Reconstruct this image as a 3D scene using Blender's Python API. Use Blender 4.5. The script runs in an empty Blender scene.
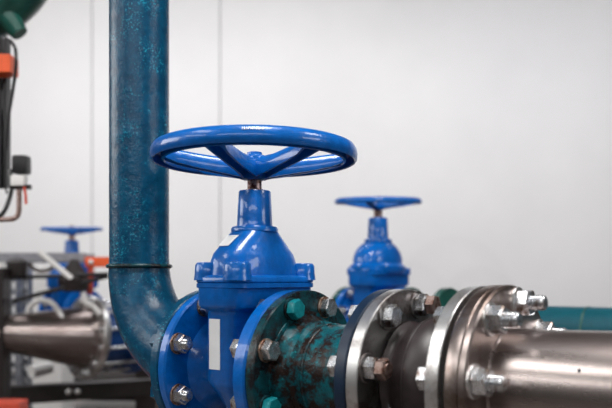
import bpy, bmesh, math, random
from mathutils import Vector, Matrix
random.seed(7)
PI = math.pi
SC = bpy.context.scene
COL = SC.collection
H = 1.1            # camera height above the floor
F = 750.0          # focal length in pixels of the 612 px wide frame
YH = 278.0         # image row of the horizon

def at(px, py, Y):
    """a point of the room at distance Y seen at pixel px,py"""
    return Vector(((px-306.0)*Y/F, Y, H+(YH-py)*Y/F))

# ------------------------------------------------------------------ materials
def new_mat(name):
    m = bpy.data.materials.new(name); m.use_nodes = True
    nt = m.node_tree; b = nt.nodes['Principled BSDF']
    return m, nt, b
def N(nt, t, **kw):
    n = nt.nodes.new(t)
    for k, v in kw.items(): setattr(n, k, v)
    return n
def noise(nt, scale, detail=4, rough=.6, src=None, stretch=None):
    n = N(nt, 'ShaderNodeTexNoise'); n.inputs['Scale'].default_value = scale
    n.inputs['Detail'].default_value = detail; n.inputs['Roughness'].default_value = rough
    tc = N(nt, 'ShaderNodeTexCoord')
    if stretch:
        mp = N(nt, 'ShaderNodeMapping'); mp.inputs['Scale'].default_value = stretch
        nt.links.new(tc.outputs['Object'], mp.inputs[0]); nt.links.new(mp.outputs[0], n.inputs['Vector'])
    else: nt.links.new(tc.outputs['Object'], n.inputs['Vector'])
    return n
def ramp(nt, src, stops):
    r = N(nt, 'ShaderNodeValToRGB'); e = r.color_ramp.elements
    while len(e) < len(stops): e.new(.5)
    for i, (p, c) in enumerate(stops):
        e[i].position = p; e[i].color = (c if len(c) == 4 else (*c, 1)) if not isinstance(c, (int, float)) else (c, c, c, 1)
    nt.links.new(src, r.inputs[0]); return r
def mix(nt, fac, a, b):
    m = N(nt, 'ShaderNodeMix', data_type='RGBA')
    for s, v in ((0, fac), (6, a), (7, b)):
        if hasattr(v, 'links') or hasattr(v, 'is_output'): nt.links.new(v, m.inputs[s])
        else: m.inputs[s].default_value = v if s == 0 else (*v, 1)
    return m.outputs[2]
def bump(nt, b, src, strength=.3, dist=.001):
    n = N(nt, 'ShaderNodeBump'); n.inputs['Strength'].default_value = strength; n.inputs['Distance'].default_value = dist
    nt.links.new(src, n.inputs['Height']); nt.links.new(n.outputs[0], b.inputs['Normal'])
def simple(name, col, rough=.5, metal=0., var=.12, scale=30, bmp=.0, coat=0., spec=.5):
    m, nt, b = new_mat(name)
    n = noise(nt, scale)
    dark = tuple(c*(1-var) for c in col); lite = tuple(min(1, c*(1+var)) for c in col)
    r = ramp(nt, n.outputs[0], [(.3, dark), (.7, lite)])
    nt.links.new(r.outputs[0], b.inputs['Base Color'])
    b.inputs['Roughness'].default_value = rough; b.inputs['Metallic'].default_value = metal
    b.inputs['Coat Weight'].default_value = coat; b.inputs['Coat Roughness'].default_value = .08
    b.inputs['Specular IOR Level'].default_value = spec
    if bmp: bump(nt, b, n.outputs[0], bmp)
    return m
def teal_paint(name, base, lite, fleck, rust=(.03, .012, .008), rust_amt=.0, fl=.62, bs=.6):
    m, nt, b = new_mat(name)
    big = noise(nt, 9, 4, .6); fine = noise(nt, 230, 3, .7); mid = noise(nt, 45, 5, .65)
    c1 = ramp(nt, mid.outputs[0], [(.35, base), (.68, lite)]).outputs[0]
    fm = ramp(nt, fine.outputs[0], [(fl, 0.), (fl+.06, 1.)]).outputs[0]
    patch = ramp(nt, noise(nt, 14, 5, .7).outputs[0], [(.50, 0.), (.66, 1.)]).outputs[0]
    mm = N(nt, 'ShaderNodeMath', operation='MULTIPLY'); nt.links.new(fm, mm.inputs[0]); nt.links.new(patch, mm.inputs[1])
    c2 = mix(nt, mm.outputs[0], c1, fleck)
    rr = ramp(nt, noise(nt, 26, 8, .75).outputs[0], [(.67-rust_amt, 0.), (.78-rust_amt, 1.)]).outputs[0]
    c3 = mix(nt, rr, c2, rust)
    nt.links.new(c3, b.inputs['Base Color'])
    b.inputs['Roughness'].default_value = .27; b.inputs['Specular IOR Level'].default_value = .28
    bump(nt, b, mid.outputs[0], bs, .003)
    return m
def metal(name, col, rough=.3, stain=(.12, .06, .035), amt=.2, scale=25, bs=.12, stretch=None):
    m, nt, b = new_mat(name)
    n = noise(nt, scale, 6, .7, stretch=stretch)
    r = ramp(nt, n.outputs[0], [(.34+amt*.35, stain), (.47+amt*.35, col)])
    nt.links.new(r.outputs[0], b.inputs['Base Color'])
    rr = ramp(nt, n.outputs[0], [(.3, min(1, rough+.08)), (.7, rough)]); nt.links.new(rr.outputs[0], b.inputs['Roughness'])
    b.inputs['Metallic'].default_value = .95
    if bs: bump(nt, b, n.outputs[0], bs, .0015)
    return m

def blue_paint():
    m, nt, b = new_mat('blue_enamel')
    n = noise(nt, 60, 3, .6)
    r = ramp(nt, n.outputs[0], [(.3, (.0001, .096, .38)), (.7, (.0003, .128, .50))])
    nt.links.new(r.outputs[0], b.inputs['Base Color'])
    b.inputs['Roughness'].default_value = .3; b.inputs['Coat Weight'].default_value = .45; b.inputs['Coat Roughness'].default_value = .05
    b.inputs['Specular IOR Level'].default_value = .25
    bump(nt, b, noise(nt, 45, 4, .55).outputs[0], .5, .0035)
    return m
M = {}
M['blue'] = blue_paint()
M['blue_dark'] = simple('dark_blue_paint', (.004, .05, .2), .4)
M['teal'] = teal_paint('teal_hammered_paint', (.001, .042, .095), (.002, .075, .155), (.02, .33, .48), rust_amt=-.02, fl=.56)
M['teal_rusty'] = teal_paint('worn_green_paint', (.001, .055, .072), (.002, .115, .145), (.02, .32, .36), rust=(.016, .008, .007), rust_amt=.235, fl=.56)
M['teal_flange'] = teal_paint('dark_green_flange_paint', (.003, .030, .038), (.005, .06, .075), (.02, .22, .24), rust=(.010, .010, .012), rust_amt=.2)
M['teal_bolt'] = teal_paint('painted_bolt_teal', (.004, .13, .16), (.008, .24, .27), (.1, .5, .5), rust_amt=.06)
M['navy'] = simple('navy_flange_paint', (.003, .014, .035), .35, var=.3)
M['green_pipe'] = simple('blue_green_pipe_paint', (.001, .075, .105), .45, coat=0, spec=.3)
M['green'] = simple('green_pipe_paint', (.008, .085, .065), .35, coat=.3, scale=8, var=.5)
M['zinc'] = metal('zinc_plated_steel', (.68, .70, .73), .24, stain=(.2, .14, .11), amt=.12, scale=60, bs=.03)
M['zinc_rust'] = metal('rust_stained_washer', (.45, .36, .3), .4, stain=(.16, .06, .03), amt=.22, scale=90)
M['copper_rust'] = metal('rusted_nut', (.36, .27, .24), .38, stain=(.12, .04, .02), amt=.2, scale=70)
M['flange_steel'] = metal('galvanised_flange_steel', (.74, .74, .74), .28, stain=(.4, .36, .34), amt=.16, scale=14, bs=.04)
M['grey_face'] = metal('dull_grey_flange_face', (.26, .25, .25), .34, stain=(.11, .09, .085), amt=.2, scale=16, bs=.06)
M['stainless'] = metal('stainless_steel', (.38, .33, .315), .25, stain=(.26, .21, .20), amt=.25, scale=7, bs=0, stretch=(.15, 1, 1))
M['stainless_flange'] = metal('stainless_flange_steel', (.34, .29, .275), .26, stain=(.18, .13, .11), amt=.2, scale=9, bs=.0)
M['rubber'] = simple('black_rubber', (.022, .015, .016), .42, var=.5, scale=24, bmp=.4)
M['gasket'] = simple('dark_gasket', (.012, .01, .01), .7)
M['stem'] = metal('rusty_threaded_stem', (.5, .38, .35), .4, stain=(.14, .05, .035), amt=.2, scale=140)
M['white_label'] = simple('white_sticker', (.86, .87, .88), .5, var=.03)
M['black'] = simple('black_plastic', (.012, .011, .013), .4)
M['dark_steel'] = simple('dark_painted_steel', (.018, .012, .013), .45, var=.3)
M['grey'] = simple('grey_painted_steel', (.28, .28, .31), .45, var=.2)
M['grey_mesh'] = simple('galvanised_post', (.30, .32, .36), .4, .6, var=.3)
M['white'] = simple('white_plastic', (.8, .79, .78), .4, var=.04)
M['orange'] = simple('orange_paint', (.85, .12, .03), .45, var=.1)
M['red'] = simple('red_orange_paint', (.60, .075, .04), .45, var=.15)

# ------------------------------------------------------------------ mesh helpers
def link(name, bm, mat, parent=None, smooth=35, loc=None):
    bmesh.ops.recalc_face_normals(bm, faces=bm.faces)
    me = bpy.data.meshes.new(name); bm.to_mesh(me); bm.free()
    me.materials.append(mat)
    if smooth:
        me.shade_smooth(); me.set_sharp_from_angle(angle=math.radians(smooth))
    o = bpy.data.objects.new(name, me); COL.objects.link(o)
    if parent: o.parent = parent
    if loc is not None: o.location = loc
    return o
def loft(bm, rings, closed=False, cap=True):
    vr = [[bm.verts.new(p) for p in r] for r in rings]
    n = len(vr[0]); k = len(vr)
    for i in range(k if closed else k-1):
        a, b = vr[i], vr[(i+1) % k]
        for j in range(n):
            bm.faces.new((a[j], a[(j+1) % n], b[(j+1) % n], b[j]))
    if cap and not closed:
        bm.faces.new(vr[0][::-1]); bm.faces.new(vr[-1])
    return vr
def lathe_x(bm, prof, seg=64, off=(0, 0, 0), cap=True, closed=False, ph=0):
    ox, oy, oz = off
    loft(bm, [[Vector((ox+x, oy+r*math.cos(ph+2*PI*j/seg), oz+r*math.sin(ph+2*PI*j/seg))) for j in range(seg)] for x, r in prof], closed, cap)
def lathe_z(bm, prof, seg=64, off=(0, 0, 0), cap=True, closed=False, ph=0):
    ox, oy, oz = off
    loft(bm, [[Vector((ox+r*math.cos(ph+2*PI*j/seg), oy+r*math.sin(ph+2*PI*j/seg), oz+z)) for j in range(seg)] for r, z in prof], closed, cap)
def rrect(a, b, r, z, n=8):
    """rounded rectangle ring, half sizes a,b, corner radius r"""
    pts = []
    for cx, cy, a0 in ((a-r, b-r, 0), (-a+r, b-r, PI/2), (-a+r, -b+r, PI), (a-r, -b+r, 3*PI/2)):
        for k in range(n):
            t = a0+PI/2*k/(n-1); pts.append(Vector((cx+r*math.cos(t), cy+r*math.sin(t), z)))
    return pts
def sh(ring, d=(.003, .003, -.0022)):
    return [p+Vector(d) for p in ring]
def box(bm, lo, hi, bev=0.):
    lo, hi = Vector(lo), Vector(hi)
    r = bmesh.ops.create_cube(bm, size=1.0)
    for v in r['verts']:
        v.co = Vector([(lo[i]+hi[i])/2+v.co[i]*(hi[i]-lo[i]) for i in range(3)])
    if bev:
        es = {e for v in r['verts'] for e in v.link_edges}
        bmesh.ops.bevel(bm, geom=list(es), offset=bev, segments=2, affect='EDGES', profile=.7)
def tube(bm, pts, rad, seg=16, cap=True):
    pts = [Vector(p) for p in pts]
    if not isinstance(rad, (list, tuple)): rad = [rad]*len(pts)
    t0 = (pts[1]-pts[0]).normalized()
    up = Vector((0, 0, 1)) if abs(t0.z) < .9 else Vector((0, 1, 0))
    nrm = (up-t0*up.dot(t0)).normalized(); rings = []
    for i, p in enumerate(pts):
        t = (pts[min(i+1, len(pts)-1)]-pts[max(i-1, 0)]).normalized()
        nrm = (nrm-t*nrm.dot(t)).normalized(); bn = t.cross(nrm)
        rings.append([p+rad[i]*(nrm*math.cos(2*PI*j/seg)+bn*math.sin(2*PI*j/seg)) for j in range(seg)])
    loft(bm, rings, cap=cap)
def smooth_path(pts, n=8):
    """Catmull-Rom through points"""
    P = [Vector(p) for p in pts]; P = [2*P[0]-P[1]]+P+[2*P[-1]-P[-2]]; out = []
    for i in range(1, len(P)-2):
        for k in range(n):
            t = k/n; a, b, c, d = P[i-1:i+3]
            out.append(.5*((2*b)+(c-a)*t+(2*a-5*b+4*c-d)*t*t+(3*b-a-3*c+d)*t**3))
    out.append(P[-2]); return out
def thing(name, label, cat, loc=(0, 0, 0), rot=(0, 0, 0), group=None):
    o = bpy.data.objects.new(name, None); COL.objects.link(o); o.empty_display_size = .1
    o.location = loc; o.rotation_euler = rot; o['label'] = label; o['category'] = cat
    if group: o['group'] = group
    return o
def tag(o, label, cat, group=None):
    o['label'] = label; o['category'] = cat
    if group: o['group'] = group
    return o
def copy_tree(o, parent=None):
    c = o.copy(); COL.objects.link(c)
    if parent: c.parent = parent
    for ch in list(o.children): copy_tree(ch, c)
    return c
BM = bmesh.new

# ------------------------------------------------------------------ fasteners (built along +x, seat at x=0)
HEXR = .0178
def hex_bm(h, r=HEXR, x0=0., hole=0.):
    bm = BM()
    lathe_x(bm, [(x0, r*.93), (x0+.0012, r), (x0+h-.002, r), (x0+h, r*.88)], 6)
    return bm
def stud_bm(x0, L, r=.0100):
    bm = BM(); prof = [(x0, r*.93)]; x = x0
    while x < x0+L-.003:
        prof += [(x+.0008, r), (x+.0016, r*.93)]; x += .0022
    prof += [(x0+L-.0015, r*.93), (x0+L, r*.75)]
    lathe_x(bm, prof, 20); return bm
def washer_bm(r=.0195, t=.0032):
    bm = BM(); lathe_x(bm, [(0, r), (t-.0008, r), (t, r-.0008)], 32); return bm
_cache = {}
def part(name, key, fn, mat, parent, loc=(0, 0, 0), rot=(0, 0, 0), smooth=35):
    """a small part; the same key shares its mesh"""
    k = (key, mat.name)
    if k in _cache:
        o = bpy.data.objects.new(name, _cache[k]); COL.objects.link(o); o.parent = parent
    else:
        o = link(name, fn(), mat, parent, smooth); _cache[k] = o.data
    o.location = loc; o.rotation_euler = rot; return o
def bolt(parent, x, Rb, phi, sgn=1, kind='nut', mat='zinc', wmat='zinc_rust', tip=.012, tipmat=None, s=1., label=None, wr=.0195):
    """one bolt of a flange: phi degrees from the top towards the viewer's side (-y)"""
    p = math.radians(phi); loc = (x, -Rb*math.sin(p), Rb*math.cos(p))
    rz = 0 if sgn > 0 else PI
    spin = random.uniform(0, PI/3)
    if kind == 'nut':
        b = part('flange_bolt', ('stud', tip), lambda: stud_bm(0, .020+tip), M[tipmat or mat], parent, loc, (spin, 0, rz))
        part('nut', 'nut', lambda: hex_bm(.017, x0=.0032), M[mat], b)
    elif kind == 'double':
        b = part('flange_bolt', ('studd', tip), lambda: stud_bm(0, .034+tip), M[tipmat or mat], parent, loc, (spin, 0, rz))
        part('nut', 'nut', lambda: hex_bm(.017, x0=.0032), M[mat], b)
        part('lock_nut', 'nut2', lambda: hex_bm(.014, r=.0162, x0=.0215), M[tipmat or mat], b, (0, 0, 0), (.5, 0, 0))
    else:
        b = part('flange_bolt', 'head', lambda: hex_bm(.0155, x0=.0032), M[mat], parent, loc, (spin, 0, rz))
    part('washer', ('washer', wr), lambda: washer_bm(wr), M[wmat], b)
    b.scale = (s, s, s)
    if label: b['label'] = label
    return b
def disc_flange(x0, x1, R, r_in=None, bev=.002, seg=128):
    bm = BM()
    if r_in is None: lathe_x(bm, [(x0, R-bev), (x0+bev, R), (x1-bev, R), (x1, R-bev)], seg)
    else: lathe_x(bm, [(x0, r_in), (x0, R-bev), (x0+bev, R), (x1-bev, R), (x1, R-bev), (x1, r_in)], seg, closed=True, cap=False)
    return bm

# ------------------------------------------------------------------ gate valve
DOME = [(.167, .053, .100), (.182, .0525, .098), (.196, .051, .094), (.208, .0495, .088), (.219, .045, .077), (.229, .0435, .066),
        (.238, .042, .055), (.2445, .041, .047), (.249, .040, .042)]
DOME2 = [(.150, .066, .106), (.156, .070, .110), (.172, .070, .110), (.178, .064, .102), (.182, .060, .097), (.196, .060, .096), (.210, .058, .091), (.222, .055, .082),
         (.232, .051, .070), (.240, .046, .057), (.246, .041, .046), (.250, .034, .036)]
def dome_at(z):
    for (z0, a0, b0), (z1, a1, b1) in zip(DOME, DOME[1:]):
        if z0 <= z <= z1:
            t = (z-z0)/(z1-z0); return a0+(a1-a0)*t, b0+(b1-b0)*t
def se(a, b, t, p=2.4):
    c, s = math.cos(t), math.sin(t)
    return a*math.copysign(abs(c)**(2/p), c), b*math.copysign(abs(s)**(2/p), s)
def gate_valve(label, loc, rotz, group, s=1., RF=.1425, wheel_s=1., wheel_tilt=-.018, detail=True):
    root = thing('gate_valve', label, 'valve', loc, (0, 0, rotz), group)
    # body: barrel, narrow tall housing and the head it wears under the bonnet
    bm = BM()
    lathe_x(bm, [(-.090, .096), (-.080, .082), (-.066, .070), (-.03, .066), (0, .067), (.03, .076), (.055, .090), (.070, .097), (.090, .102)], 64)
    loft(bm, [rrect(.016, .030, .012, -.110), rrect(.022, .046, .02, -.092), rrect(.028, .064, .02, -.062), rrect(.031, .078, .022, -.042), rrect(.034, .088, .022, -.030), rrect(.034, .093, .013, -.018), rrect(.034, .093, .013, .098),
              sh(rrect(.038, .100, .024, .108)), sh(rrect(.048, .110, .024, .114)), sh(rrect(.050, .1125, .024, .120)), sh(rrect(.050, .1125, .024, .1485))])
    # lower half of the bonnet joint with its corner lugs
    for z0, z1, d in ((.148, .1575, 0.),):
        loft(bm, [sh(rrect(.0555, .1095, .026, z0)), sh(rrect(.058, .112, .027, z0+.0015)), sh(rrect(.058, .112, .027, z1-.0012)), sh(rrect(.0565, .1105, .026, z1))])
    link('body', bm, M['blue'], root, 40).scale = (s,)*3
    for sg in (-1, 1):
        bm = BM(); a, b = sorted((-.085, -.105) if sg < 0 else (.081, .108)); rf = RF/s if s != 1 else RF
        lathe_x(bm, [(a, rf-.003), (a+.003, rf), (b-.003, rf), (b, rf-.003)], 128)
        link('flange', bm, M['blue'], root, 35).scale = (s,)*3
    # bonnet
    bm = BM()
    loft(bm, [sh(rrect(.0545, .1085, .026, .1570)), sh(rrect(.0565, .1105, .026, .1582)), sh(rrect(.058, .112, .027, .1595)), sh(rrect(.058, .112, .027, .1665)), sh(rrect(.0555, .1095, .026, .1695)), sh(rrect(.052, .104, .026, .171))])
    seg = 64
    loft(bm, [[Vector((*se(a, b, 2*PI*j/seg), z)) for j in range(seg)] for z, a, b in (DOME if detail else DOME2)])
    for sx in (-1, 1):
        for sy in ((-1, 1) if detail else ()):
            lathe_z(bm, [(.0260, .160), (.0245, .172), (.0238, .1865), (.0205, .1915), (.010, .1925)], 32, (sx*.0355+.003, sy*.0885+.003, 0))
    lathe_z(bm, [(.040, .246), (.0435, .249), (.0435, .2545), (.041, .258), (.034, .2585)], 48)
    lathe_z(bm, [(.0345, .257), (.033, .262), (.0325, .275), (.0300, .3225), (.0285, .3245), (.014, .3245)], 12, ph=.1)
    link('bonnet', bm, M['blue'], root, 40).scale = (s,)*3
    bm = BM()
    lathe_z(bm, [(.0165, .324), (.0165, .327), (.0132, .328), (.0132, .348), (.0122, .350), (.0122, .392)], 24)
    link('stem', bm, M['stem'], root, 35).scale = (s,)*3
    # handwheel
    w_rad = [(.1620, -.009), (.1625, .003), (.166, .0100), (.172, .0138), (.178, .0145), (.184, .0120), (.1885, .006), (.190, -.001), (.1895, -.009), (.1865, -.0125),
             (.1835, -.0115), (.1815, .003), (.176, .0055), (.1705, .003), (.1685, -.0115), (.165, -.0125)]
    bm = BM(); lathe_z(bm, [(a, b*1.14) for a, b in w_rad], 128, closed=True, cap=False)
    wheel = link('handwheel', bm, M['blue'], root, 50)
    wheel.location = (0, 0, (.3915*s if detail else .512)); wheel.scale = (wheel_s, wheel_s, wheel_s*(1 if detail else .8))
    wheel.rotation_euler = (wheel_tilt*math.cos(-rotz), wheel_tilt*math.sin(-rotz), 0)
    bm = BM(); lathe_z(bm, [(.018, -.047), (.0225, -.045), (.024, -.030), (.024, -.008), (.0215, -.003), (.014, 0), (.0135, .004), (.010, .005)], 32)
    link('hub', bm, M['blue'], wheel, 40)
    toward = math.atan2(-.73, .68)      # where the near side of the wheel is
    for k in range(6):
        az = toward+math.radians(-24+60*k)
        d = Vector((math.cos(az), math.sin(az), 0)); q = Vector((-d.y, d.x, 0)); rings = []
        for r, z, w, h in ((.015, -.025, .0135, .018), (.03, -.0245, .0125, .0150), (.06, -.0215, .0115, .0125), (.10, -.0155, .0115, .0115), (.14, -.008, .013, .0105), (.158, -.0035, .016, .009), (.170, -.001, .018, .007)):
            c = d*r+Vector((0, 0, z)); w *= 1.15; h *= 1.2
            ring = [c+q*x*w+Vector((0, 0, y*h)) for x, y in ((-.98, -1), (-1, -.2), (-.8, .6), (-.4, .95), (0, 1), (.4, .95), (.8, .6), (1, -.2), (.98, -1), (.68, -1), (.55, .2), (0, .45), (-.55, .2), (-.68, -1))]
            rings.append(ring)
        bm = BM(); loft(bm, rings); link('spoke', bm, M['blue'], wheel, 60)
    if detail:
        # worn raised casting marks on the outside of the rim
        bm = BM(); az0 = toward-.02
        for k, (w, t) in enumerate([(.0022, 0), (.004, .2), (.0015, 0), (.0035, -.3), (.002, .3), (.0045, 0), (.0015, .2), (.0030, 0), (.004, .15), (.0015, 0), (.003, -.2)]):
            az = az0-.085+k*.0175; c, s_ = math.cos(az), math.sin(az)
            r0 = bmesh.ops.create_cube(bm, size=1.)
            mt = Matrix.Translation((.1868*c, .1868*s_, .0085)) @ Matrix.Rotation(az, 4, 'Z') @ Matrix.Rotation(-.72, 4, 'Y') @ Matrix.Rotation(t, 4, 'X') @ Matrix.Diagonal((.0022, w*.55, .0062, 1))
            bmesh.ops.transform(bm, matrix=mt, verts=r0['verts'])
        o = link('casting_mark', bm, M['white'], wheel, 0); o['label'] = 'worn raised marks on the wheel rim'
        # white label on the housing, white sticker on the bonnet
        bm = BM(); box(bm, (-.0225, -.0938, .003), (.0045, -.0925, .092), .0004)
        link('label_plate', bm, M['white_label'], root, 0)['label'] = 'blank white upright label'
        bm = BM(); g = []
        for i in range(7):
            z = .2200+.020*i/6; row = []
            a, b = dome_at(z); a2, b2 = dome_at(z+.002)
            for j in range(9):
                t = math.radians(-121+38*j/8+4*i/6)
                x, y = se(a, b, t); n = Vector((x/a/a, y/b/b, 12)).normalized()
                row.append(bm.verts.new(Vector((x, y, z))+n*.0013))
            g.append(row)
        for i in range(6):
            for j in range(8): bm.faces.new((g[i][j], g[i][j+1], g[i+1][j+1], g[i+1][j]))
        o = link('label_sticker', bm, M['white_label'], root, 60); sm = o.modifiers.new('t', 'SOLIDIFY'); sm.thickness = .0008; sm.offset = 0
        o['label'] = 'small blank white sticker'
    return root

BETA = math.atan2(-.629, .777)
U = Vector((.777, -.629, 0)); 
C1 = Vector((-.095, 1.385, H-.164))
valve = gate_valve('large blue gate valve in front, sharp, its big handwheel seen from below', C1, BETA, 'blue gate valves with handwheels')
for k in range(8):
    phi = 22.5+45*k
    bolt(valve, -.085, .120, phi, 1, 'nut', 'zinc', 'zinc_rust', tip=.011)
    bolt(valve, .081, .120, phi, -1, 'nut', 'zinc', 'zinc', tip=.002)
# parting line marks, as small nicks, on both flange rims
# ------------------------------------------------------------------ teal riser with its elbow
xe = -.108; Re = .186; xl = .137
r0 = thing('riser_pipe', 'tall mottled teal pipe rising to the ceiling, its elbow bolted to the big blue valve', 'pipe', C1, (0, 0, BETA))
EX = -.334
bm = BM(); pts = []; rad = []
pts.append((-.122, 0, 0)); rad.append(.0830)
for k in range(0, 25):
    a = PI/2*k/24
    pts.append((-.128+(EX+.128)*math.sin(a), 0, Re-Re*math.cos(a))); rad.append(.0820-.0185*(k/24)**.8)
tube(bm, pts, rad, 64, cap=False)
link('elbow', bm, M['teal'], r0, 60)
bm = BM(); lathe_z(bm, [(.0635, Re), (.0625, Re+.02), (.0625, 3.60-(H-.164)+1.0-.004)], 64, (EX, 0, 0), cap=False)
link('pipe', bm, M['teal'], r0, 60)
bm = BM(); n = 12
lathe_z(bm, [(.0640+.0055*math.cos(2*PI*k/n), Re+.003+.0048*math.sin(2*PI*k/n)) for k in range(n)], 64, (EX, 0, 0), cap=False, closed=True)
link('weld_ring', bm, M['teal_flange'], r0, 60)
link('flange', disc_flange(-.1265, -.1065, .1425, bev=.002), M['teal'], r0)
link('gasket', disc_flange(-.1068, -.1048, .132, bev=.0003), M['gasket'], r0)
for k in range(8): bolt(r0, -.1265, .120, 22.5+45*k, -1, 'head', 'teal', 'teal')

# ------------------------------------------------------------------ worn green spool (right of the valve)
TILT = -.02
S0 = .110
def on_axis(s): return C1+U*s+Vector((0, 0, (s-S0)*.02 if s > S0 else 0))
DROT = (0, TILT, BETA)
sp = thing('spool_pipe', 'short rusty green flanged pipe piece bolted to the right side of the big blue valve', 'pipe', on_axis(S0), DROT)
link('gasket', disc_flange(-.0018, .0008, .134, bev=.0003), M['gasket'], sp)
link('flange', disc_flange(.0006, .0190, .1425), M['teal_flange'], sp)
bm = BM(); lathe_x(bm, [(.018, .1070), (.021, .1060), (.0215, .0985), (.030, .0965), (.036, .0925), (.046, .0895), (.049, .0895), (.052, .0860), (.054, .0835), (.056, .0835), (.178, .0835)], 96, cap=False)
link('pipe', bm, M['teal_rusty'], sp, 40)
bm = BM(); n = 10
lathe_x(bm, [(.070+.0035*math.cos(2*PI*k/n), .0835+.0028*math.sin(2*PI*k/n)) for k in range(n)], 64, cap=False, closed=True)
link('weld_ring', bm, M['teal_rusty'], sp, 60)
o = link('flange', disc_flange(.178, .198, .1425), M['navy'], sp); o['label'] = 'navy blue far flange'
fl = {22.5: 'zinc', 67.5: 'zinc', -22.5: 'zinc', 112.5: 'teal_bolt'}
for k in range(8):
    phi = -67.5+45*k
    mt = {-22.5: 'zinc', 22.5: 'teal_bolt', 67.5: 'zinc', 112.5: 'teal_bolt'}.get(phi, 'teal_bolt')
    bolt(sp, .019, .120, phi, 1, 'head', mt, 'zinc_rust' if mt == 'zinc' else 'teal_flange', label='teal painted bolt' if mt != 'zinc' else None)
for k in range(8): bolt(sp, .178, .120, -14+45*k, -1, 'head', 'zinc', 'zinc')

# ------------------------------------------------------------------ rubber expansion joint
RJ = .310
rj = thing('rubber_expansion_joint', 'black rubber expansion joint between two galvanised steel flanges', 'expansion joint', on_axis(RJ), DROT)
def stepped(x0, x1, R, face_mat_r): pass
o = link('flange', disc_flange(0, .020, .1425, .078, bev=.0012), M['flange_steel'], rj)
# the outer face of this flange is a duller machined disc
o = link('flange_face', disc_flange(.0195, .0204, .1405, .078, bev=.0002), M['grey_face'], rj); o['label'] = 'dull grey face of the flange'
bm = BM(); lathe_x(bm, [(.0, .076), (.018, .078), (.0206, .088), (.026, .092), (.030, .088), (.036, .0845), (.044, .088), (.056, .0945), (.070, .0980), (.084, .0970), (.097, .0925), (.109, .0865), (.117, .084), (.123, .088), (.1305, .09), (.132, .078), (.150, .076)], 96, cap=False)
link('bellows', bm, M['rubber'], rj, 60)
bm = BM(); n = 8
lathe_x(bm, [(.066+.0012*math.cos(2*PI*k/n), .0975+.0012*math.sin(2*PI*k/n)) for k in range(n)], 64, cap=False, closed=True)
link('mould_line', bm, M['rubber'], rj, 60)
link('flange', disc_flange(.131, .151, .1455, .078, bev=.0012), M['flange_steel'], rj)
for k in range(8):
    phi = -14+45*k
    kd = {0: 'double', 1: 'head', 2: 'double'}.get(k, 'head')
    bolt(rj, .0204, .120, phi, 1, kd, 'zinc', 'grey_face', tip=.001 if k == 0 else .004, tipmat='copper_rust' if kd == 'double' else None, wr=.022)
for k in range(8): bolt(rj, .131, .122, -10+45*k, -1, 'head', 'zinc', 'zinc')

# ------------------------------------------------------------------ stainless pipe
SJ = .477
st = thing('stainless_pipe', 'shiny stainless steel pipe running out of the picture at lower right', 'pipe', on_axis(SJ), DROT)
link('gasket', disc_flange(-.0164, -.0066, .118, bev=.0005), M['gasket'], st)
bm = BM(); lathe_x(bm, [(-.007, .076), (-.007, .1445), (-.003, .1465), (.011, .1465), (.013, .1445), (.0145, .1465), (.022, .1465), (.0245, .144), (.0245, .076)], 160, closed=True, cap=False)
link('flange', bm, M['stainless_flange'], st, 35)
bm = BM(); lathe_x(bm, [(.0, .0800), (.0240, .0865), (.0275, .0838), (.0285, .0838), (.030, .0838), (.75, .0838), (.80, .0838)], 128, cap=False)
lathe_x(bm, [(.80, .080), (.046, .080)], 64, cap=False)
link('pipe', bm, M['stainless'], st, 40)
for k in range(8):
    bolt(st, .0245, .122, -10+45*k, 1, 'nut', 'zinc', 'flange_steel', tip=.018, wr=.021, s=1.12)
bm = BM(); lathe_x(bm, [(-.002, .0005), (-.0012, .0022), (0, .003), (.0012, .0022), (.002, .0005)], 12)
o = link('paint_spot', bm, M['navy'], st, 60)
a = math.radians(62); o.location = (.145, -.0838*math.cos(math.radians(27)), .0838*math.sin(math.radians(27))); o['label'] = 'tiny dark blue paint spot'

# ------------------------------------------------------------------ second valve and its green line
C2 = Vector(((378-306)*3.2/F, 3.2, H-.185))
v2 = gate_valve('smaller looking blurred blue valve standing behind, right of the big valve', C2, BETA, 'blue gate valves with handwheels', s=1.36, RF=.146, wheel_s=.98, wheel_tilt=.06, detail=False)
def shrink_wheel(v, dx):
    for c in v.children:
        if c.name.startswith('handwheel'): c.rotation_euler = dx
for k in range(8):
    bolt(v2, -.085*1.36, .122, 22.5+45*k, 1, 'nut', 'zinc', 'zinc', tip=.01, s=1.1)
g2 = thing('painted_pipe', 'blurred blue-green pipe running right, behind the stainless pipe', 'pipe', C2, (0, 0, BETA))
link('flange', disc_flange(.149, .170, .146), M['green'], g2)
bm = BM(); lathe_x(bm, [(.16, .10), (.19, .085), (.33, .083), (.34, .083), (2.6, .083)], 64, cap=False); link('pipe', bm, M['green_pipe'], g2, 40)
link('flange', disc_flange(.315, .345, .146), M['green'], g2)
bm = BM(); lathe_x(bm, [(.885+.004*math.cos(2*PI*k/8), .083+.003*math.sin(2*PI*k/8)) for k in range(8)], 64, cap=False, closed=True)
link('weld_ring', bm, M['green'], g2, 60)
g3 = thing('green_elbow', 'dark green pipe elbow behind the blurred blue valve, mostly hidden', 'pipe', C2, (0, 0, BETA))
link('flange', disc_flange(-.166, -.145, .148), M['green'], g3)
bm = BM(); tube(bm, [(-.16, 0, 0)]+[(-.22-.2*math.sin(a*PI/24), 0, -.2+.2*math.cos(a*PI/24)) for a in range(13)]+[(-.42, 0, -(H-.185))], .083, 48, cap=False)
link('pipe', bm, M['green'], g3, 60)
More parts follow.
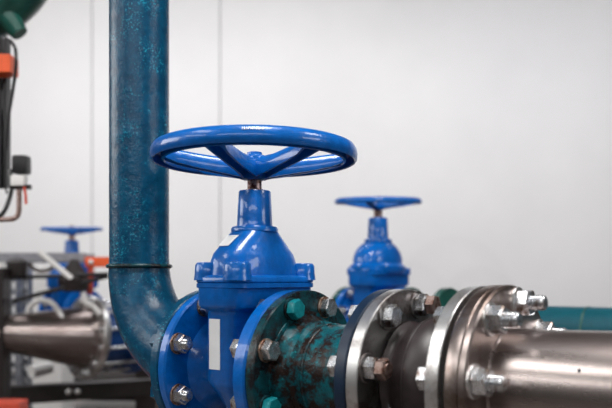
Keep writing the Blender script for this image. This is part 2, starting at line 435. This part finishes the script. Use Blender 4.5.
# ------------------------------------------------------------------ third valve, far left
C3 = Vector(((72-306)*5.0/F, 5.0, H-.227))
v3 = copy_tree(v2); v3.location = C3; v3.scale = (1.08, 1.08, 1.08)
tag(v3, 'most distant blue valve at far left, half hidden behind machinery and conduit', 'valve', 'blue gate valves with handwheels')

# ------------------------------------------------------------------ left machinery
Y3 = 4.2
# stainless cone reducer
ax = Vector((.70, .714, 0))
pf = at(86, 337, 4.3)
rd = thing('cone_reducer', 'shiny stainless cone shaped reducer with a bolted end ring, lower left', 'pipe fitting', pf, (0, .10, math.atan2(ax.y, ax.x)))
bm = BM(); lathe_x(bm, [(-1.3, .071), (-.61, .071), (-.602, .0715), (-.590, .0735), (-.06, .170), (-.05, .172), (0, .175)], 64, cap=False); link('cone', bm, M['stainless'], rd, 30)
bm = BM(); lathe_x(bm, [(-.02, .17), (-.02, .235), (-.016, .239), (.016, .239), (.02, .235), (.02, .17)], 96, closed=True, cap=False); link('ring_flange', bm, M['flange_steel'], rd)
bm = BM(); n = 10; lathe_x(bm, [(-.60+.012*math.cos(2*PI*k/n), .078+.012*math.sin(2*PI*k/n)) for k in range(n)], 48, cap=False, closed=True); link('weld_ring', bm, M['flange_steel'], rd, 60)
for k in range(12): bolt(rd, -.02, .205, 15+30*k, -1, 'head', 'zinc', 'zinc', s=1.15)
bj = thing('blue_flange_adapter', 'dark blue flange adapter with long tie rods, right of the cone reducer', 'pipe fitting', pf+ax*.06, (0, 0, math.atan2(ax.y, ax.x)))
bm = BM(); lathe_x(bm, [(-.038, .10), (-.038, .17), (.10, .17), (.14, .15), (.26, .15), (.30, .165), (.34, .165), (.34, .1)], 64, closed=True, cap=False); link('sleeve', bm, M['blue_dark'], bj)
link('flange', disc_flange(.20, .235, .232), M['blue_dark'], bj)
for k in range(12):
    a = math.radians(15+30*k); bm = BM(); tube(bm, [(-.04, -.205*math.sin(a), .205*math.cos(a)), (.26, -.205*math.sin(a), .205*math.cos(a))], .010, 10)
    link('tie_rod', bm, M['zinc'], bj)
# skid beam under it
bm = BM()
p0, p1 = at(-40, 398, 4.05), at(175, 385, 5.0)
def beam(bm, p0, p1, w, h):
    p0, p1 = Vector(p0), Vector(p1); t = (p1-p0).normalized(); up = Vector((0, 0, 1)) if abs(t.z) < .9 else Vector((0, 1, 0))
    q = t.cross(up).normalized(); n = q.cross(t)
    loft(bm, [[p+q*sx*w/2+n*sz*h/2 for sx, sz in ((-1, -1), (1, -1), (1, 1), (-1, 1))] for p in (p0, p1)])
beam(bm, p0, p1, .10, .10)
t = (p1-p0)
sk = tag(link('skid_beam', bm, M['dark_steel'], None, 0), 'long dark steel beam crossing the lower left below the cone reducer', 'beam')
for kx, q in ((68, .5), (77, .55)):
    # bolt heads on the beam's face
    bm = BM(); c = at(kx, 392 if kx == 68 else 391, 4.42); 
    fr = (kx-(-40))/215; yb = 4.05*5.0/(5.0-(5.0-4.05)*fr); c = at(kx, 392.2-fr*.5, yb-.085)
    r_ = bmesh.ops.create_uvsphere(bm, u_segments=12, v_segments=8, radius=.016)
    for v in r_['verts']: v.co = c+Vector((v.co.x, v.co.y*1.6+.012, v.co.z))
    o = link('beam_bolt', bm, M['white'], None, 60); o.parent = sk
# legs of the beam
for px in (10, 150):
    fr = (px+40)/215; yb = 4.05*5.0/(5.0-.95*fr); c = at(px, 396-12*fr, yb)
    bm = BM(); box(bm, (c.x-.05, c.y-.05, 0), (c.x+.05, c.y+.05, c.z-.03)); link('leg', bm, M['dark_steel'], sk, 0)
# dark pump casing under and behind
pc = at(120, 352, 5.4)
bm = BM(); lathe_x(bm, [(-.9, .14), (-.86, .17), (-.2, .18), (-.15, .21), (-.1, .21), (-.05, .13), (.18, .12), (.2, .06)], 40)
o = tag(link('pump_motor', bm, M['dark_steel'], None, 35), 'dark pump motor lying behind the cone reducer', 'motor'); o.location = (pc.x+.25, 6.5, .211)
bm = BM(); c = at(147, 372, 5.3); box(bm, (c.x-.07, c.y-.06, 0), (c.x+.10, c.y+.06, c.z+.09), .01)
tag(link('pump_pedestal', bm, M['dark_steel'], None, 0), 'dark steel pedestal just left of the teal elbow', 'pedestal')
bm = BM(); a, b = at(31, 372, 4.5), at(50, 367, 4.6); tube(bm, [a, a*.5+b*.5, b], .04, 24)
tag(link('white_canister', bm, M['white'], None, 40), 'small white canister lying under the cone reducer', 'canister')
# posts
for (x0, x1, y0, y1, yy, mt, lb) in ((8, 19, 262, 398, 4.6, 'grey_mesh', 'grey galvanised upright post, left of a pair, behind the cone reducer'),
                                     (22, 31, 262, 392, 4.75, 'grey_mesh', 'grey galvanised upright post, right of a pair, behind the cone reducer')):
    a, b = at(x0, y0, yy), at(x1, y0, yy); bm = BM()
    beamw = b.x-a.x
    for sx in (a.x, b.x-.015): box(bm, (sx, yy-.03, 0), (sx+.015, yy+.03, a.z), .002)
    z = .1
    while z < a.z-.03: box(bm, (a.x, yy-.004, z), (b.x, yy+.004, z+.035)); z += .075
    tag(link('support_post', bm, M[mt], None, 0), lb, 'post', 'grey posts at left')
bm = BM(); a = at(-8, 268, 3.9); b = at(6, 268, 3.9); box(bm, (a.x, 3.86, 0), (b.x, 3.96, a.z), .005)
tag(link('black_post', bm, M['dark_steel'], None, 0), 'black post at the left edge of the picture', 'post')
# cable tray along the top
bm = BM(); a, b = at(-20, 253, 4.15), at(87, 255, 4.15); box(bm, (a.x, 4.10, a.z-.05), (b.x, 4.14, a.z), .002)
box(bm, (a.x, 4.10, a.z-.053), (b.x, 4.30, a.z-.046)); box(bm, (a.x, 4.28, a.z-.05), (b.x, 4.30, a.z))
tag(link('cable_tray', bm, M['grey'], None, 0), 'grey cable tray level with the top of the machinery at far left', 'cable tray')
# dark rods
for nm, q0, q1, r_, lb in (('guide_rod', (2, 278, 4.0), (108, 274, 4.0), .011, 'level black rod crossing in front of the farthest valve'),
                         ('guide_rod', (13, 301, 3.95), (108, 276, 4.02), .012, 'sloping black rod rising to the right, below the level rod')):
    bm = BM(); tube(bm, [at(*q0), at(*q1)], r_, 12)
    tag(link(nm, bm, M['black'], None, 40), lb, 'rod', 'black rods at left')
bm = BM(); c = at(74, 276, 4.05)
lathe_z(bm, [(.05, -.085), (.075, -.07), (.085, -.02), (.07, .0), (.05, .04), (.03, .07), (.02, .09)], 24)
tag(link('clamp_head', bm, M['dark_steel'], None, 40, c), 'dark clamp head where the two black rods meet', 'clamp')
bm = BM(); c = at(17, 268, 4.0); lathe_z(bm, [(.03, -.05), (.052, -.035), (.055, .03), (.03, .05)], 20)
tag(link('dark_knob', bm, M['dark_steel'], None, 40, c), 'round dark knob below the left end of the cable tray', 'knob')
# white pipes and hoses
bm = BM(); tube(bm, [at(40, 252, 4.0), at(72, 279, 3.98)], .015, 14)
tag(link('white_conduit', bm, M['white'], None, 40), 'straight white conduit slanting down to the clamp head', 'conduit')
bm = BM(); tube(bm, smooth_path([at(1, 262, 3.95), at(3, 272, 3.95), at(5, 284, 3.95), at(4, 300, 3.97)]), .013, 12)
tag(link('white_hose', bm, M['white'], None, 60), 'white hose hanging beside the left picture edge', 'hose')
bm = BM(); tube(bm, smooth_path([at(28, 262, 4.3), at(33, 268, 4.3), at(42, 271, 4.3), at(52, 268, 4.3), at(56, 262, 4.3)]), .013, 12)
tag(link('white_hose', bm, M['white'], None, 60), 'white hose sagging in a shallow loop below the cable tray', 'hose')
bm = BM(); tube(bm, smooth_path([at(27, 322, 4.1), at(29, 308, 4.1), at(38, 301, 4.1), at(50, 302, 4.1), at(58, 310, 4.1), at(62, 318, 4.1)]), .015, 12)
tag(link('white_hose', bm, M['white'], None, 60), 'white hose arching over the top of the cone reducer', 'hose')
bm = BM(); tube(bm, smooth_path([at(83, 292, 4.05), at(85, 302, 4.05), at(93, 307, 4.08), at(100, 314, 4.1)]), .017, 12)
tag(link('white_hose', bm, M['white'], None, 60), 'short white hose running down the bolted ring of the cone reducer', 'hose')
# pale cabinet behind
bm = BM(); a, b = at(30, 266, 5.6), at(62, 300, 5.6); box(bm, (a.x, 5.6, 0), (b.x, 5.9, a.z), .01)
tag(link('white_cabinet', bm, M['white'], None, 0), 'white cabinet behind the hoses at left', 'cabinet')
# orange bracket
bm = BM(); a, b = at(86, 257, 4.1), at(112, 267, 4.1); box(bm, (a.x, 4.08, b.z), (b.x, 4.12, a.z), .003)
ob = tag(link('orange_bracket', bm, M['orange'], None, 0), 'orange bracket bar beside the teal riser at the height of its weld', 'bracket')
bm = BM(); a = at(91, 266, 4.1); b = at(89.5, 294, 4.1); tube(bm, [a, b], .018, 12); o = link('stem', bm, M['red'], ob, 40)
bm = BM(); c = at(91, 262, 4.07); 
r_ = bmesh.ops.create_uvsphere(bm, u_segments=12, v_segments=8, radius=.014); o = link('screw', bm, M['white'], ob, 60, c)
# red box lower left
bm = BM(); a, b = at(-20, 399, 3.4), at(27, 399, 3.4); box(bm, (a.x, 3.3, 0), (b.x, 3.42, a.z), .012)
tag(link('red_box', bm, M['red'], None, 0), 'red-orange metal box at the bottom left corner', 'box')

# upper left: green pipe, mast with orange clamp, black-capped gauge
bm = BM(); tube(bm, smooth_path([at(-60, 15, 2.75), at(-20, 12, 2.75), at(2, 2, 2.75), at(24, -22, 2.75), at(40, -60, 2.75)]), .105, 40)
gp = tag(link('green_pipe', bm, M['green'], None, 60), 'large dark green pipe crossing the top left corner', 'pipe')
bm = BM(); tube(bm, [at(8, 18, 2.72), at(20, 34, 2.72)], [.045, .03], 20); link('nozzle', bm, M['green'], gp, 40)
bm = BM()
for px in (1, 7):
    a = at(px, 38, 2.72); box(bm, (a.x-.006, 2.70, at(0, 188, 2.72).z), (a.x+.006, 2.74, a.z), .002)
z = at(0, 200, 2.72).z
for k in range(5):
    z0 = at(0, 46+k*30, 2.72).z; a = at(1, 0, 2.72).x; b = at(7, 0, 2.72).x
    tube(bm, [(a, 2.72, z0), (b, 2.72, z0-.10)], .004, 8)
a0 = at(-8, 0, 2.72).x; box(bm, (a0, 2.69, at(0, 188, 2.72).z), (at(4, 0, 2.72).x, 2.75, at(0, 120, 2.72).z), .004)
ms = tag(link('lattice_mast', bm, M['black'], None, 0), 'narrow black lattice mast at the left edge under the green pipe', 'mast')
bm = BM(); box(bm, (at(-15, 0, 2.66).x, 2.62, at(0, 75, 2.66).z), (at(14.5, 0, 2.66).x, 2.70, at(0, 57, 2.66).z), .004)
tag(link('orange_clamp', bm, M['orange'], None, 0), 'orange clamp band around the black lattice mast', 'clamp')
bm = BM(); tube(bm, smooth_path([at(10, 40, 2.6), at(15, 48, 2.6), at(16, 58, 2.58), at(15, 75, 2.6), at(12, 95, 2.62), at(8, 120, 2.64), at(6, 150, 2.66)]), .006, 10)
tag(link('black_cable', bm, M['black'], None, 60), 'thin black cable dangling over the orange clamp band', 'cable')
bm = BM(); tube(bm, smooth_path([at(10, 170, 2.68), at(12, 185, 2.66), at(9, 200, 2.64), at(3, 213, 2.62), at(-8, 222, 2.62)]), .008, 10)
tag(link('black_cable', bm, M['black'], None, 60), 'black cable curving down to the left edge below the capped gauge', 'cable')
gz = thing('capped_gauge', 'small instrument with round black cap on a bent tube at left edge', 'gauge', at(20, 180, 2.62))
def loc_(p): return p-gz.location
bm = BM(); c = loc_(at(21.5, 165, 2.62)); bx = .030
box(bm, c-Vector((.027, .027, .033)), c+Vector((.027, .027, .033)), .014); link('cap', bm, M['black'], gz, 60)
bm = BM(); c = loc_(at(20, 181, 2.62)); box(bm, c-Vector((.026, .02, .018)), c+Vector((.02, .02, .018)), .004); link('housing', bm, M['white'], gz, 60)
bm = BM(); c = loc_(at(21, 187, 2.62)); box(bm, c-Vector((.034, .012, .008)), c+Vector((.034, .012, .008)), .003); link('clamp', bm, M['dark_steel'], gz, 60)
bm = BM(); tube(bm, smooth_path([loc_(at(19, 186, 2.62)), loc_(at(19, 200, 2.62)), loc_(at(18.5, 213, 2.62)), loc_(at(14, 218.5, 2.62)), loc_(at(4, 219.5, 2.62)), loc_(at(-8, 220, 2.62))]), .009, 12); link('tube', bm, M['stem'], gz, 60)
bm = BM(); tube(bm, smooth_path([loc_(at(24, 187, 2.60)), loc_(at(25.5, 195, 2.6)), loc_(at(26, 204, 2.6))]), .005, 8); link('wire', bm, M['red'], gz, 60)

# ------------------------------------------------------------------ room
def wallmat():
    m, nt, b = new_mat('white_wall_panels')
    n = noise(nt, .35, 5, .6)
    r = ramp(nt, n.outputs[0], [(.3, (.74, .735, .745)), (.7, (.84, .835, .84))])
    # faint darker rings mixed into the panel colour
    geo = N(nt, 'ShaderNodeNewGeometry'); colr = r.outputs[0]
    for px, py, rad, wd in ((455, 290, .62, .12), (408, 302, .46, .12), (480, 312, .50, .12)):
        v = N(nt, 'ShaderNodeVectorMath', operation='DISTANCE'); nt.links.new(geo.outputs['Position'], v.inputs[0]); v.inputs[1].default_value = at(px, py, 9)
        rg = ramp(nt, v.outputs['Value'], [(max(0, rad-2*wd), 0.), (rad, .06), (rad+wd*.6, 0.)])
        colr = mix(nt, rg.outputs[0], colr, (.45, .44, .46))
    nt.links.new(colr, b.inputs['Base Color']); b.inputs['Roughness'].default_value = .45
    return m
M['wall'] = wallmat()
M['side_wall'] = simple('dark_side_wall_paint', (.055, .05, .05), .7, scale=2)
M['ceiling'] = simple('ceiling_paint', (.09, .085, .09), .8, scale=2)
def floormat():
    m, nt, b = new_mat('worn_concrete_floor')
    n = noise(nt, 1.3, 6, .65)
    r = ramp(nt, n.outputs[0], [(.35, (.035, .026, .023)), (.5, (.085, .068, .06)), (.66, (.26, .23, .215))])
    nt.links.new(r.outputs[0], b.inputs['Base Color']); b.inputs['Roughness'].default_value = .4
    return m
M['floor'] = floormat()
def struct(name, lo, hi, mat):
    bm = BM(); box(bm, lo, hi); o = link(name, bm, mat, None, 0); o['kind'] = 'structure'; return o
X0, X1, Y0, Y1, ZC = -5.5, 6.5, -4., 9., 4.6
struct('floor', (X0, Y0, -.1), (X1, Y1, 0), M['floor'])
struct('ceiling', (X0, Y0, ZC), (X1, Y1, ZC+.1), M['ceiling'])
struct('wall_left', (X0-.1, Y0, 0), (X0, Y1, ZC), M['side_wall'])
struct('wall_right', (X1, Y0, 0), (X1+.1, Y1, ZC), M['side_wall'])
struct('wall_front', (X0, Y0-.1, 0), (X1, Y0, ZC), M['side_wall'])
# back wall panels with fine open joints
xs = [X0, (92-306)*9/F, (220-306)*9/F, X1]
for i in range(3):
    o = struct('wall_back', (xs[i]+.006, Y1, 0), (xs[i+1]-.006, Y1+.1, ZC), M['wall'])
struct('wall_back_lining', (X0, Y1+.03, 0), (X1, Y1+.14, ZC), M['grey'])
# ------------------------------------------------------------------ lights
def area(name, loc, target, sx, sy, power, col=(1, 1, 1)):
    l = bpy.data.lights.new(name, 'AREA'); l.shape = 'RECTANGLE'; l.size = sx; l.size_y = sy; l.energy = power; l.color = col
    o = bpy.data.objects.new(name, l); COL.objects.link(o); o.location = loc
    d = Vector(target)-Vector(loc); o.rotation_euler = d.to_track_quat('-Z', 'Y').to_euler(); return o
area('ceiling_lamp', (-3.0, .1, 4.5), (-3.0, .1, 0), 1.1, 2.0, 48, (1, .98, .96))
area('fill_light', (-5.4, -1.4, 3.9), (0, -1.4, 3.2), 3.6, .6, 40, (1, .99, .97))  # unseen strip added high on the left wall to whiten flange rims
area('fill_light', (-.6, -3.7, 3.3), (0, 1.4, 1.0), 6., .6, 60, (1, .985, .96))  # front fill added behind the camera, no opening in that wall
area('ceiling_lamp', (.2, .5, 4.5), (.2, .5, 0), 1.0, 1.3, 120, (1, .98, .96))
area('fill_light', (-5.4, 2.3, 2.9), (0, 2.3, 2.4), 3.2, 1.6, 80, (1, .99, .97))  # left side fill added out of view to brighten the rims
area('fill_light', (6.4, -1.5, 2.9), (0, -1.5, 2.4), 3.0, 1.3, 70, (1, .99, .97))  # added on the right wall for the cone reducer's highlight
area('ceiling_lamp', (3.6, .7, 4.5), (3.6, .7, 0), 1.4, 1.4, 80, (1, .98, .96))
area('ceiling_lamp', (-2.6, 5.4, 4.5), (-2.6, 9, 1.0), 5., 1.0, 185, (1, .99, .99))
area('ceiling_lamp', (3.2, 5.4, 4.5), (3.2, 9, 1.2), 5., 1.0, 145, (.98, .98, 1))
w = bpy.data.worlds.new('World'); SC.world = w; w.use_nodes = True
w.node_tree.nodes['Background'].inputs[0].default_value = (.8, .8, .85, 1); w.node_tree.nodes['Background'].inputs[1].default_value = .1
# ------------------------------------------------------------------ camera
cam = bpy.data.cameras.new('Camera'); co = bpy.data.objects.new('Camera', cam); COL.objects.link(co); SC.camera = co
co.location = (0, 0, H); co.rotation_euler = (PI/2, 0, 0)
cam.sensor_width = 36; cam.lens = F/612*36; cam.shift_y = (YH-204)/612; cam.clip_start = .05
cam.dof.use_dof = True; cam.dof.focus_distance = 1.33; cam.dof.aperture_fstop = cam.lens/12.5
SC.view_settings.view_transform = 'Standard'; SC.view_settings.look = 'None'; SC.view_settings.gamma = 1; SC.view_settings.exposure = .38
